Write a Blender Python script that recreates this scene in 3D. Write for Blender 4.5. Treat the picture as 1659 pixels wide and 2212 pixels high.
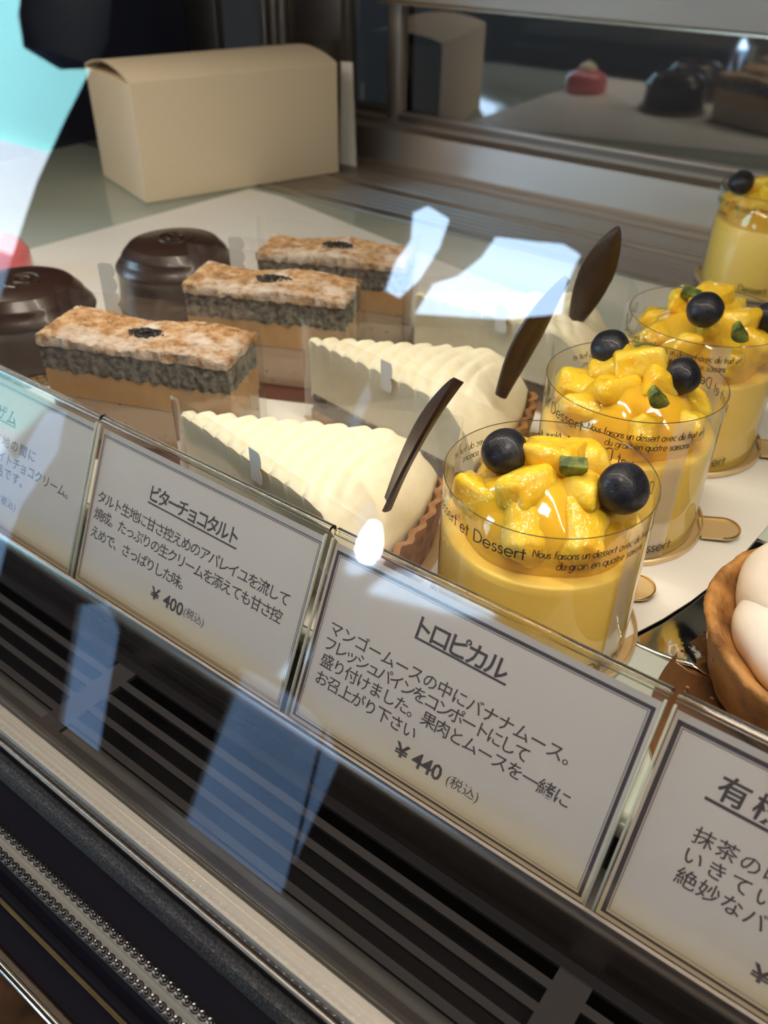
import bpy, bmesh, math, random
from mathutils import Vector, Matrix, noise
R = math.radians
scn = bpy.context.scene
COL = scn.collection
for o in list(bpy.data.objects):
    bpy.data.objects.remove(o)

# ------------------------------------------------------------------ camera
# metres: x along the case, y into the case, z up, top of the cake shelf is z = 0
cd = bpy.data.cameras.new('camera')
cam = bpy.data.objects.new('camera', cd)
COL.objects.link(cam)
CR = ((0.79714, 0.60367, 0.01224), (0.36125, -0.46059, -0.81077), (-0.48380, 0.65073, -0.58523))
m = Matrix.Identity(4)
for i in range(3):
    m[i][0] = CR[0][i]; m[i][1] = -CR[1][i]; m[i][2] = -CR[2][i]
m.translation = Vector((0, 0, .2034))
cam.matrix_world = m
cd.sensor_width = 36; cd.sensor_fit = 'AUTO'
cd.lens = 1850.1 / 2212 * 36
cd.clip_start = .01; cd.clip_end = 60
cd.dof.use_dof = True
cd.dof.focus_distance = .272
cd.dof.aperture_fstop = 14.0
scn.camera = cam

# ------------------------------------------------------------------ world, lights, exposure
scn.view_settings.view_transform = 'Standard'
scn.view_settings.look = 'None'
scn.view_settings.gamma = 1
scn.view_settings.exposure = 0.0
w = bpy.data.worlds.new('sky'); scn.world = w
w.use_nodes = True
bg = w.node_tree.nodes['Background']
bg.inputs[0].default_value = (.50, .73, 1.0, 1)
bg.inputs[1].default_value = 15.0
scn.cycles.max_bounces = 12
scn.cycles.transparent_max_bounces = 24
scn.cycles.caustics_reflective = False
scn.cycles.caustics_refractive = False
scn.cycles.sample_clamp_indirect = 6

def area(name, loc, rot, sx, sy, power, color):
    l = bpy.data.lights.new(name, 'AREA'); l.shape = 'RECTANGLE'
    l.size = sx; l.size_y = sy; l.energy = power; l.color = color
    o = bpy.data.objects.new(name, l); COL.objects.link(o)
    o.location = loc; o.rotation_euler = rot
    return o
CASE_W, CARD_FILL_W = 3.5, 20.0
area('case_light', (-.25, .225, .352), (0, 0, 0), 1.5, .022, CASE_W, (1.0, .86, .68))
sl = bpy.data.lights.new('sun', 'SUN'); sl.energy = 11; sl.color = (1, .95, .88); sl.angle = R(1)
so_ = bpy.data.objects.new('sun', sl); COL.objects.link(so_); so_.location = (0, 3, 5)
so_.rotation_euler = Vector((.25, .80, .55)).to_track_quat('Z', 'Y').to_euler()
area('card_fill_light', (.1, -.25, 1.38), (0, 0, 0), .5, .5, CARD_FILL_W, (1.0, .84, .72))  # unseen warm fill, added to brighten the price cards

# ------------------------------------------------------------------ material helpers
def mat(name, col=(.8, .8, .8), rough=.5, metal=0, coat=0, spec=.5, sss=0, sssr=(.01, .006, .003), emit=None, trans=0, ior=1.5):
    mt = bpy.data.materials.new(name); mt.use_nodes = True
    b = mt.node_tree.nodes['Principled BSDF']
    b.inputs['Base Color'].default_value = (*col, 1)
    b.inputs['Roughness'].default_value = rough
    b.inputs['Metallic'].default_value = metal
    b.inputs['Coat Weight'].default_value = coat
    b.inputs['Coat Roughness'].default_value = .04
    b.inputs['Specular IOR Level'].default_value = spec
    b.inputs['Subsurface Weight'].default_value = sss
    b.inputs['Subsurface Radius'].default_value = sssr
    b.inputs['Subsurface Scale'].default_value = 1.0
    b.inputs['Transmission Weight'].default_value = trans
    b.inputs['IOR'].default_value = ior
    return mt
def N(mt, t, **kw):
    n = mt.node_tree.nodes.new(t)
    for k, v in kw.items():
        setattr(n, k, v)
    return n
def LK(mt, a, b):
    mt.node_tree.links.new(a, b)
def bsdf(mt): return mt.node_tree.nodes['Principled BSDF']
def coords(mt, scale=(1, 1, 1), kind='Object'):
    tc = N(mt, 'ShaderNodeTexCoord'); mp = N(mt, 'ShaderNodeMapping')
    mp.inputs['Scale'].default_value = scale
    LK(mt, tc.outputs[kind], mp.inputs[0]); return mp.outputs[0]
def noise_tex(mt, vec, scale, detail=3, rough=.5):
    n = N(mt, 'ShaderNodeTexNoise'); n.inputs['Scale'].default_value = scale
    n.inputs['Detail'].default_value = detail; n.inputs['Roughness'].default_value = rough
    LK(mt, vec, n.inputs['Vector']); return n.outputs['Fac']
def ramp(mt, fac, stops):
    r = N(mt, 'ShaderNodeValToRGB'); e = r.color_ramp.elements
    e[0].position = stops[0][0]; e[0].color = (*stops[0][1], 1)
    e[1].position = stops[-1][0]; e[1].color = (*stops[-1][1], 1)
    for p, c in stops[1:-1]:
        k = e.new(p); k.color = (*c, 1)
    LK(mt, fac, r.inputs[0]); return r.outputs[0]
def bump(mt, h, strength=.3, dist=.001):
    b = N(mt, 'ShaderNodeBump'); b.inputs['Strength'].default_value = strength
    b.inputs['Distance'].default_value = dist
    LK(mt, h, b.inputs['Height']); LK(mt, b.outputs[0], bsdf(mt).inputs['Normal'])
def mottled(name, c1, c2, scale, rough=.6, bs=.4, bd=.0008, lo=.35, hi=.65, detail=4, **kw):
    mt = mat(name, c1, rough, **kw)
    v = coords(mt); n = noise_tex(mt, v, scale, detail)
    LK(mt, ramp(mt, n, [(lo, c1), (hi, c2)]), bsdf(mt).inputs['Base Color'])
    bump(mt, n, bs, bd); return mt
def brushed(name, col, rough, metal=1.0, amt=.25, scale=(6, 900, 900)):
    mt = mat(name, col, rough, metal)
    v = coords(mt, scale); n = noise_tex(mt, v, 1.0, 4)
    mr = N(mt, 'ShaderNodeMapRange'); mr.inputs['To Min'].default_value = rough - .12; mr.inputs['To Max'].default_value = rough + .12
    LK(mt, n, mr.inputs[0]); LK(mt, mr.outputs[0], bsdf(mt).inputs['Roughness'])
    bump(mt, n, amt, .0003); return mt
def film(name, tint=(1, 1, 1), strength=1.0, rough=.02, haze=0.0, ior=1.5, hazecol=(.8, .8, .8)):
    """thin clear sheet: light goes straight through, Fresnel reflection on top"""
    mt = bpy.data.materials.new(name); mt.use_nodes = True
    nt = mt.node_tree; nt.nodes.clear()
    out = N(mt, 'ShaderNodeOutputMaterial'); tr = N(mt, 'ShaderNodeBsdfTransparent'); gl = N(mt, 'ShaderNodeBsdfGlossy')
    tr.inputs[0].default_value = (*tint, 1); gl.inputs['Roughness'].default_value = rough
    fr = N(mt, 'ShaderNodeFresnel')
    ge = N(mt, 'ShaderNodeNewGeometry'); mi = N(mt, 'ShaderNodeMapRange')   # same reflection from both sides of the sheet
    mi.inputs['To Min'].default_value = ior; mi.inputs['To Max'].default_value = 1 / ior
    LK(mt, ge.outputs['Backfacing'], mi.inputs[0]); LK(mt, mi.outputs[0], fr.inputs[0])
    mu = N(mt, 'ShaderNodeMath', operation='MULTIPLY'); mu.inputs[1].default_value = strength; mu.use_clamp = True
    mx = N(mt, 'ShaderNodeMixShader')
    LK(mt, fr.outputs[0], mu.inputs[0]); LK(mt, mu.outputs[0], mx.inputs[0])
    src = tr.outputs[0]
    if haze > 0:
        df = N(mt, 'ShaderNodeBsdfDiffuse'); df.inputs[0].default_value = (*hazecol, 1)
        m2 = N(mt, 'ShaderNodeMixShader'); m2.inputs[0].default_value = haze
        LK(mt, tr.outputs[0], m2.inputs[1]); LK(mt, df.outputs[0], m2.inputs[2]); src = m2.outputs[0]
    LK(mt, src, mx.inputs[1]); LK(mt, gl.outputs[0], mx.inputs[2]); LK(mt, mx.outputs[0], out.inputs[0])
    return mt

M = {}
M['steel'] = brushed('brushed_steel', (.50, .46, .42), .42)
M['steel_dark'] = brushed('dark_steel', (.25, .22, .20), .38)
M['alu'] = brushed('brushed_aluminium', (.27, .26, .245), .52, amt=.5)
M['rail'] = brushed('sign_rail_metal', (.30, .27, .255), .30, amt=.15)
M['grille'] = brushed('grille_metal', (.022, .021, .023), .62, metal=.0, amt=.1)
bsdf(M['grille']).inputs['Specular IOR Level'].default_value = .12
M['black'] = mat('black_rubber', (.008, .008, .01), .45)
M['blackgloss'] = mat('black_gloss', (.008, .008, .012), .12)
M['browngloss'] = mottled('dark_brown_laminate', (.012, .007, .004), (.045, .025, .012), 60, rough=.2, bs=.02)
M['seal'] = mottled('grey_seal', (.006, .006, .007), (.06, .06, .06), 1500, rough=.7, lo=.45, hi=.7)
M['chrome'] = mat('chrome', (.75, .72, .68), .15, 1)
M['lens'] = mat('clear_lens', (.20, .205, .19), .08, 0, coat=1, spec=.8)
M['bead'] = mat('bead', (.012, .012, .014), .08, .0, coat=.6)
M['shelf'] = mat('shelf_glass', (.53, .60, .545), .12, 0, spec=.5)
M['paper'] = mat('white_paper', (.80, .80, .77), .35)
M['box'] = mat('box_card', (.88, .75, .56), .6)
M['slip'] = mat('slip_paper', (.8, .8, .78), .6)
M['navy'] = mat('navy_panel', (.012, .016, .035), .15)
M['greyblue'] = mat('grey_blue_panel', (.10, .12, .15), .4)
M['darkdoor'] = mottled('dark_wood', (.03, .016, .012), (.06, .03, .022), 12, rough=.4, bs=.05)
M['glass'] = film('case_glass', (.985, .99, .985), 2.0, .004)
M['pane'] = film('door_pane', (.55, .58, .56), 7.0, .03)
M['acetate'] = film('acetate', (.985, .985, .975), 1.5, .03, haze=.03)
M['acetate_rim'] = mat('acetate_rim', (.10, .085, .05), .15, coat=1)
M['white_panel'] = mat('white_panel', (.72, .70, .66), .4)
M['overlap'] = film('acetate_overlap', (.97, .97, .95), 2.0, .06, haze=.38, hazecol=(.97, .95, .86))
M['ink'] = mat('ink', (.028, .02, .025), .5)
M['ink2'] = mat('ink_marker', (.05, .04, .055), .5)
M['acrylic'] = mat('acrylic', (.97, .985, .95), .02, trans=1.0, ior=1.49)
M['acrylic_edge'] = mat('acrylic_edge', (.86, .92, .80), .25, trans=.55, ior=1.49, coat=.5)
M['acrylic_sheet'] = film('acrylic_sheet', (.98, .98, .97), .7, .05, haze=.02)
M['gold'] = mat('gold_foil', (.86, .64, .31), .22, 1)
M['goldflat'] = mat('gold_card', (.78, .60, .33), .42, .55)
M['silver'] = mat('silver_foil', (.80, .81, .76), .09, 1)
M['copperb'] = mat('brown_board', (.40, .22, .10), .18, .75)
M['choco'] = mat('chocolate', (.030, .014, .010), .32, coat=.15)
M['choco_blade'] = mottled('chocolate_blade', (.028, .013, .010), (.045, .022, .014), 180, rough=.38, bs=.15)
M['scallop'] = mat('scalloped_tape', (.66, .65, .60), .6)

# paper of the price cards: off-white sheet, yellow glow along its bottom edge painted into the colour
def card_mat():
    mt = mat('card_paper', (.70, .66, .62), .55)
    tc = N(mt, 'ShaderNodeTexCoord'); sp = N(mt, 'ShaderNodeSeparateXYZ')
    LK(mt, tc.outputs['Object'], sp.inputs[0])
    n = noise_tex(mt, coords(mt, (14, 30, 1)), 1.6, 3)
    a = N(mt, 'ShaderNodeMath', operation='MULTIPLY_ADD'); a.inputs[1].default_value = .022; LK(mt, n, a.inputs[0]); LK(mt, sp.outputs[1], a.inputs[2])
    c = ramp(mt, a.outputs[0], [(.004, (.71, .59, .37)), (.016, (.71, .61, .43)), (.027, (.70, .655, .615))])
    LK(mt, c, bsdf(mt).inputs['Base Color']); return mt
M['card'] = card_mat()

M['cream'] = mottled('whipped_cream', (.84, .81, .62), (.88, .85, .68), 260, rough=.5, bs=.25, bd=.0006, sss=.35, sssr=(.004, .003, .0015))
M['crust'] = mottled('tart_crust', (.20, .085, .030), (.40, .20, .075), 160, rough=.6, bs=.6, bd=.0012)
M['crust2'] = mottled('golden_crust', (.13, .045, .012), (.50, .25, .07), 85, rough=.5, bs=1.0, bd=.0030, lo=.34, hi=.66, detail=7)
M['filling'] = mottled('dark_filling', (.045, .025, .018), (.09, .05, .035), 120, rough=.6)
M['mousse'] = mat('mango_mousse', (.95, .66, .12), .42, sss=.25, sssr=(.008, .005, .001), coat=.15)
M['meringue'] = mottled('smooth_cream', (.80, .75, .68), (.86, .81, .74), 90, rough=.5, bs=.05, sss=.3)
M['pistachio'] = mottled('pistachio_green', (.045, .075, .012), (.22, .27, .045), 260, rough=.45, bs=.2, lo=.4, hi=.62)
M['board'] = mat('brown_card', (.10, .035, .018), .5)
M['pink'] = mat('pink_glaze', (.75, .18, .20), .3, coat=.5)

def fruit_mat():
    mt = mat('pineapple', (.93, .60, .06), .5, sss=.5, sssr=(.009, .006, .001), coat=1.0, spec=.2)
    bsdf(mt).inputs['Coat Roughness'].default_value = .02
    v = coords(mt); n = noise_tex(mt, v, 90, 3)
    LK(mt, ramp(mt, n, [(.3, (.80, .44, .012)), (.52, (.88, .57, .03)), (.72, (.93, .70, .13))]), bsdf(mt).inputs['Base Color'])
    n2 = noise_tex(mt, v, 420, 3)
    b = N(mt, 'ShaderNodeBump'); b.inputs['Strength'].default_value = .5; b.inputs['Distance'].default_value = .0010
    LK(mt, n2, b.inputs['Height']); LK(mt, b.outputs[0], bsdf(mt).inputs['Normal'])
    n3 = noise_tex(mt, v, 300, 2)
    b2 = N(mt, 'ShaderNodeBump'); b2.inputs['Strength'].default_value = .7; b2.inputs['Distance'].default_value = .0022
    LK(mt, n3, b2.inputs['Height']); LK(mt, b2.outputs[0], bsdf(mt).inputs['Coat Normal'])
    return mt
M['fruit'] = fruit_mat()
M['jelly'] = mat('orange_jelly', (.88, .50, .03), .12, sss=.6, sssr=(.012, .007, .002), coat=1)
def berry_mat():
    mt = mat('blueberry_skin', (.010, .011, .018), .42, coat=.12, spec=.35)
    v = coords(mt); n = noise_tex(mt, v, 230, 5, .65)
    LK(mt, ramp(mt, n, [(.4, (.006, .007, .012)), (.8, (.03, .035, .055))]), bsdf(mt).inputs['Base Color'])
    bump(mt, n, .7, .0008); return mt
M['berry'] = berry_mat()
def crumb_top():
    mt = mat('dusted_crust', (.75, .45, .2), .75)
    v = coords(mt); n = noise_tex(mt, v, 210, 6, .7); n2 = noise_tex(mt, v, 52, 7, .72)
    c1 = ramp(mt, n, [(.34, (.26, .12, .045)), (.48, (.56, .32, .14)), (.64, (.74, .52, .29))])
    f = ramp(mt, n2, [(.47, (0, 0, 0)), (.66, (.95, .95, .95))])
    mx = N(mt, 'ShaderNodeMix', data_type='RGBA'); LK(mt, f, mx.inputs[0]); LK(mt, c1, mx.inputs[6]); mx.inputs[7].default_value = (.86, .82, .76, 1)
    LK(mt, mx.outputs[2], bsdf(mt).inputs['Base Color']); bump(mt, n, 1.0, .0030); return mt
M['crumb'] = crumb_top()
M['sesame'] = mottled('black_sesame_sponge', (.065, .065, .062), (.34, .32, .27), 330, rough=.9, bs=1.0, bd=.0012, lo=.38, hi=.66, detail=6)
M['caramel'] = mottled('caramel_mousse', (.60, .36, .15), (.68, .43, .20), 60, rough=.5, bs=.15, sss=.15)
M['beige'] = mottled('speckled_mousse', (.14, .10, .07), (.60, .45, .31), 300, rough=.55, bs=.2, lo=.25, hi=.36, detail=3)
M['seed'] = mat('black_sesame', (.02, .02, .02), .35)

# ------------------------------------------------------------------ mesh helpers
def smooth(me, ang=40):
    for p in me.polygons: p.use_smooth = True
    try: me.set_sharp_from_angle(angle=R(ang))
    except Exception: pass
def obj(name, bm, material, parent=None, sm=40, loc=None):
    me = bpy.data.meshes.new(name); bmesh.ops.recalc_face_normals(bm, faces=bm.faces)
    bm.to_mesh(me); bm.free()
    for mm in (material if isinstance(material, (list, tuple)) else [material]): me.materials.append(mm)
    if sm: smooth(me, sm)
    o = bpy.data.objects.new(name, me); COL.objects.link(o)
    if loc is not None: o.location = loc
    if parent: o.parent = parent
    return o
def thing(name, label, cat, loc=(0, 0, 0), rz=0, group=None):
    o = bpy.data.objects.new(name, None); COL.objects.link(o); o.empty_display_size = .01
    o.location = loc; o.rotation_euler = (0, 0, rz)
    o['label'] = label; o['category'] = cat
    if group: o['group'] = group
    return o
def tag(o, label, cat, group=None):
    o['label'] = label; o['category'] = cat
    if group: o['group'] = group
    return o
def struct(o, label=None):
    o['kind'] = 'structure'
    if label: o['label'] = label
    return o
def bx(x0, x1, y0, y1, z0, z1, bm=None, bev=0):
    b = bm or bmesh.new(); n0 = len(b.verts)
    r = bmesh.ops.create_cube(b, size=1)
    for v in r['verts']:
        v.co = Vector(((x0 + x1) / 2 + v.co.x * (x1 - x0), (y0 + y1) / 2 + v.co.y * (y1 - y0), (z0 + z1) / 2 + v.co.z * (z1 - z0)))
    if bev:
        es = list({e for v in r['verts'] for e in v.link_edges})
        bmesh.ops.bevel(b, geom=es, offset=bev, segments=2, affect='EDGES', profile=.5)
    return b
def sweep_x(prof, x0, x1, bm=None, n=1):
    """closed (y,z) profile swept along x"""
    b = bm or bmesh.new(); rings = []
    for i in range(n + 1):
        x = x0 + (x1 - x0) * i / n
        rings.append([b.verts.new((x, y, z)) for y, z in prof])
    k = len(prof)
    for a, c in zip(rings, rings[1:]):
        for i in range(k): b.faces.new((a[i], a[(i + 1) % k], c[(i + 1) % k], c[i]))
    b.faces.new(rings[0]); b.faces.new(rings[-1][::-1])
    return b
def lathe(prof, seg=64, bm=None, closed=False, fn=None):
    b = bm or bmesh.new(); rings = []
    for r, z in prof:
        ring = []
        for i in range(seg):
            a = 2 * math.pi * i / seg
            rr, zz = (fn(r, z, a) if fn else (r, z))
            ring.append(b.verts.new((rr * math.cos(a), rr * math.sin(a), zz)))
        rings.append(ring)
    for a, c in zip(rings, rings[1:]):
        for i in range(seg): b.faces.new((a[i], a[(i + 1) % seg], c[(i + 1) % seg], c[i]))
    if closed:
        b.faces.new(rings[0][::-1]); b.faces.new(rings[-1])
    return b
def grid_solid(nx, ny, top, bottom, bm=None, mid=None):
    """height-field solid: top(u,v), bottom(u,v) -> (x,y,z), u,v in 0..1"""
    b = bm or bmesh.new()
    T = [[b.verts.new(top(i / nx, j / ny)) for j in range(ny + 1)] for i in range(nx + 1)]
    B = [[b.verts.new(bottom(i / nx, j / ny)) for j in range(ny + 1)] for i in range(nx + 1)]
    for i in range(nx):
        for j in range(ny):
            b.faces.new((T[i][j], T[i + 1][j], T[i + 1][j + 1], T[i][j + 1]))
            b.faces.new((B[i][j], B[i][j + 1], B[i + 1][j + 1], B[i + 1][j]))
    loop = [(i, 0) for i in range(nx)] + [(nx, j) for j in range(ny)] + [(i, ny) for i in range(nx, 0, -1)] + [(0, j) for j in range(ny, 0, -1)]
    tl = [T[i][j] for i, j in loop]; bl_ = [B[i][j] for i, j in loop]
    seq = [tl] + ([[b.verts.new(mid(i / nx, j / ny)) for i, j in loop]] if mid else []) + [bl_]
    for p, q in zip(seq, seq[1:]):
        for k in range(len(loop)): b.faces.new((p[k], q[k], q[(k + 1) % len(loop)], p[(k + 1) % len(loop)]))
    return b
def tube(pts, r, seg=8, bm=None, close=False):
    b = bm or bmesh.new(); rings = []; n = len(pts)
    for i, p in enumerate(pts):
        p = Vector(p)
        t = (Vector(pts[(i + 1) % n if close else min(i + 1, n - 1)]) - Vector(pts[(i - 1) % n if close else max(i - 1, 0)])).normalized()
        up = Vector((0, 0, 1)) if abs(t.z) < .9 else Vector((1, 0, 0))
        s = t.cross(up).normalized(); u = s.cross(t)
        rings.append([b.verts.new(p + s * math.cos(2 * math.pi * k / seg) * r + u * math.sin(2 * math.pi * k / seg) * r) for k in range(seg)])
    pairs = list(zip(rings, rings[1:])) + ([(rings[-1], rings[0])] if close else [])
    for a, c in pairs:
        for k in range(seg): b.faces.new((a[k], a[(k + 1) % seg], c[(k + 1) % seg], c[k]))
    if not close:
        b.faces.new(rings[0][::-1]); b.faces.new(rings[-1])
    return b
def slab(pts, off):
    """solid plate from a list of 3-D outline points, thickened by the vector off"""
    b = bmesh.new(); o = Vector(off)
    a = [b.verts.new(p) for p in pts]; c = [b.verts.new(Vector(p) + o) for p in pts]
    for i in range(len(pts)): b.faces.new((a[i], a[(i + 1) % len(pts)], c[(i + 1) % len(pts)], c[i]))
    b.faces.new(a); b.faces.new(c[::-1]); return b
def nz(p, s): return noise.noise(Vector(p) * s)

# ------------------------------------------------------------------ shop shell (behind and around the viewer)
M['wall'] = mat('shop_wall', (.055, .045, .04), .7)
M['ceil'] = mat('shop_ceiling', (.30, .27, .24), .8)
M['floor'] = mottled('shop_floor', (.035, .035, .04), (.06, .055, .055), 6, rough=.45, bs=.02)
M['pave'] = mottled('pavement', (.030, .042, .065), (.055, .07, .10), 3, rough=.8, bs=.1)
M['teal'] = mat('pale_green_facade', (.30, .60, .50), .7)
M['whitew'] = mat('white_facade', (.93, .90, .86), .7)
def wall_front():
    """street wall y=-.75 with its glazed openings cut out (irregular outlines shaped to form the reflections on the case glass)"""
    from mathutils.geometry import delaunay_2d_cdt
    polys = [[(-3.2, -1.05), (2.2, -1.05), (2.2, 1.5), (-3.2, 1.5)],
             [(-2.6, -.40), (-1.60, -.24), (-1.49, -.14), (-1.465, -.06), (-1.41, .09), (-1.355, .19), (-1.30, .28), (-1.29, .33), (-1.27, .75), (-2.6, .75)],
             [(-2.6, -.98), (-1.46, -.98), (-1.40, -.62), (-1.36, -.50), (-1.27, -.36), (-1.26, -.28), (-1.33, -.30), (-1.40, -.42), (-1.50, -.36), (-1.60, -.50), (-2.6, -.55)],
             [(-1.175, -.98), (-1.055, -.98), (-1.045, -.62), (-1.085, -.585), (-1.165, -.625)],
             [(-.83, -.98), (-.60, -.98), (-.54, -.60), (-.57, -.56), (-.66, -.540), (-.755, -.545)],
             [(-.655, .080), (-.625, .075), (-.600, .105), (-.582, .150), (-.578, .185), (-.618, .196), (-.640, .183), (-.634, .150), (-.650, .118)],
             [(-.602, .062), (-.47, .088), (-.400, .112), (-.404, .145), (-.398, .180), (-.425, .188), (-.46, .183), (-.515, .178), (-.528, .150), (-.553, .122), (-.585, .105)],
             [(-.612, -.275), (-.585, -.285), (-.570, -.255), (-.574, -.215), (-.592, -.195), (-.615, -.212)],
             [(-.665, -.105), (-.655, -.118), (-.64, -.10), (-.630, -.060), (-.645, -.035), (-.655, -.06)],
             [(-1.27, .17), (-1.262, .172), (-1.245, .205), (-1.228, .245), (-1.24, .252), (-1.252, .215)]]
    vs = []; es = []
    for p in polys:
        k = len(vs); vs += [Vector(q) for q in p]; es += [(k + i, k + (i + 1) % len(p)) for i in range(len(p))]
    V, E, F, *_ = delaunay_2d_cdt(vs, es, [], 0, 1e-6)
    def inside(c, p):
        r = False
        for (xa, ya), (xb, yb) in zip(p, p[1:] + p[:1]):
            if (ya > c.y) != (yb > c.y) and c.x < (xb - xa) * (c.y - ya) / (yb - ya) + xa: r = not r
        return r
    b = bmesh.new(); bv = [b.verts.new((v.x, -.75, v.y)) for v in V]
    for f in F:
        c = sum((V[i] for i in f), Vector((0, 0))) / len(f)
        if inside(c, polys[0]) and not any(inside(c, p) for p in polys[1:]): b.faces.new([bv[i] for i in f])
    r = bmesh.ops.extrude_face_region(b, geom=b.faces[:] + b.edges[:] + b.verts[:])
    for g in r['geom']:
        if isinstance(g, bmesh.types.BMVert): g.co.y -= .012
    return b
struct(obj('wall_front', wall_front(), M['wall'], sm=0))
struct(obj('wall_left', bx(-3.25, -3.2, -.75, 2.4, -1.05, 1.5), M['wall'], sm=0))
struct(obj('wall_right', bx(2.2, 2.25, -.75, 2.4, -1.05, 1.5), M['wall'], sm=0))
struct(obj('wall_back', bx(-3.2, 2.2, 2.35, 2.4, -1.05, 1.5), M['wall'], sm=0))
struct(obj('ceiling', bx(-3.25, 2.25, -.8, 2.4, 1.5, 1.55), M['ceil'], sm=0))
struct(obj('floor', bx(-3.25, 2.25, -.8, 2.4, -1.10, -1.05), M['floor'], sm=0))
struct(obj('floor_outside', bx(-14, 8, -9, -.8, -1.12, -1.07), M['pave'], sm=0), 'grey pavement outside the shop windows')
bl = thing('building', 'pale green and white building across the street, seen only as a reflection', 'building', (-9.4, -5.5, -1.07))
obj('upper_wall', bx(-3.5, 3.6, -1, 0, 1.10, 3.2), M['teal'], bl, 0)
obj('lower_wall', bx(-3.5, 3.6, -.95, .1, 0, 1.10), M['whitew'], bl, 0)
pd = thing('dark_reflection_prop', 'round dark shape added by the street window to make a dark patch in the reflection', 'reflection helper', (-1.190, -.62, .262))  # unseen prop, added only to darken a round patch of the window reflection
obj('dark_round_shape', lathe([(.001, .17), (.02, .17), (.045, .15), (.058, .10), (.060, .05), (.050, .012), (.001, -.003)], 40), mat('prop_blue_grey', (.32, .40, .50), .5), pd)
obj('prop_cord', tube([(0, 0, .168), (0, 0, 1.23)], .003), M['black'], pd)

gl = thing('glint_helper', 'small glowing shape added beside the street window, stands in for the sun glint over the cards', 'reflection helper', (-.548, -.700, -.232))  # added emitter with stand, makes the white sun glint on the glass
ml = mat('glint_glow', (1, 1, 1)); bsdf(ml).inputs['Emission Color'].default_value = (1, .98, .95, 1); bsdf(ml).inputs['Emission Strength'].default_value = 45
obj('glint_bulb', lathe([(.0005, -.030), (.010, -.026), (.0165, -.014), (.017, .0), (.012, .018), (.008, .028), (.0005, .030)], 24), ml, gl)
obj('glint_socket', lathe([(.0005, -.052), (.009, -.050), (.009, -.027), (.0005, -.026)], 24), M['black'], gl)
obj('glint_stem', tube([(0, 0, -.818), (0, 0, -.05)], .003), M['black'], gl)
obj('glint_foot', lathe([(.0005, -.818), (.05, -.818), (.05, -.812), (.0005, -.806)], 32), M['black'], gl)
# ------------------------------------------------------------------ display case
X0, X1 = -.78, .30
TA = math.tan(R(10.5))
def gy(z): return .069 + (z + .01) * TA          # y of the front glass at height z
case = thing('display_case', 'steel and glass refrigerated cake display case holding all the desserts', 'display case', (0, 0, 0))
def P(name, bm, mt, sm=40, parent=None, label=None):
    o = obj(name, bm, mt, parent or case, sm)
    if label: o['label'] = label
    return o
b = bmesh.new()
vs = [b.verts.new(c) for c in ((X0, gy(-.02), -.02), (X1, gy(-.02), -.02), (X1, gy(.37), .37), (X0, gy(.37), .37))]
b.faces.new(vs)
P('front_glass', b, M['glass'], 0)
P('shelf', bx(X0, X1, .150, .538, -.006, 0, bev=.0012), M['shelf'], label='pale green glass shelf')
P('well', sweep_x([(.066, -.075), (.148, -.075), (.148, -.0175), (.70, -.0175), (.70, -.085), (.06, -.085), (.06, -.04), (.066, -.04)], X0, X1), M['black'], 0)
P('sign_ledge', bx(X0, X1, .1303, .150, -.0225, -.0184), M['alu'], 0)
P('sign_rail', sweep_x([(.1255, -.031), (.1262, -.0150), (.1272, -.0112), (.1284, -.0100), (.1295, -.0101), (.1301, -.0112), (.1303, -.0215), (.1275, -.0215), (.1275, -.031)], X0, X1), M['rail'])
# intake grille: flat black plate with rows of long slots
SL = [.0912, .0985, .1055, .1127, .120, .1272]
def grille():
    b = bmesh.new(); hw = .0023
    gaps = []; x = -.208 - .1833 * 3
    while x < X1 + .2: gaps.append(x); x += .1833
    ys = [.0835]
    for s in SL[:-1]: ys += [s - hw, s + hw]
    ys.append(.1262)
    for i in range(0, len(ys), 2):
        bx(X0, X1, ys[i], ys[i + 1], -.0316, -.030, b)
    for s in SL[:-1]:
        for g in gaps: bx(max(g - .0048, X0), min(g + .0048, X1), s - hw, s + hw, -.0316, -.030, b) if g - .0048 < X1 and g + .0048 > X0 else None
    return b
P('intake_grille', grille(), M['grille'], 0, label='black slotted air grille')
P('front_trim', sweep_x([(.0835, -.031), (.0835, -.022), (.0778, -.0128), (.0772, -.0121), (.0714, -.0123), (.0708, -.0130), (.0706, -.018), (.0722, -.031)], X0, X1), M['alu'], 30, label='bright brushed aluminium strip')
P('glazing_bead', tube([(X0, .0697, -.0165), (X1, .0697, -.0165)], .0009, 10), M['steel'])
P('glass_seal', sweep_x([(.0695, -.0225), (.0690, -.0215), (.0660, -.0225), (.0645, -.0250), (.0645, -.032), (.0695, -.032)], X0, X1), M['seal'])
P('front_channel', sweep_x([(.0645, -.0270), (.0640, -.0272), (.0575, -.0285), (.0475, -.0305), (.046, -.036), (.044, -.036), (.0425, -.0345), (.0415, -.037), (.036, -.040), (.034, -.050), (.0645, -.050)], X0, X1), M['blackgloss'], 20)
def lens():
    b = sweep_x([(.0488, -.0305), (.0490, -.0287), (.0503, -.0282), (.0507, -.0286), (.0516, -.0280), (.0520, -.0284), (.0529, -.0280), (.0533, -.0284), (.0542, -.0282), (.0556, -.0287), (.0557, -.0300)], X0, X1)
    return b
lens_o = P('light_lens', lens(), M['lens'], 50, label='clear ribbed strip with two rows of dark beads')
b = bmesh.new(); x = -.30
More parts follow.
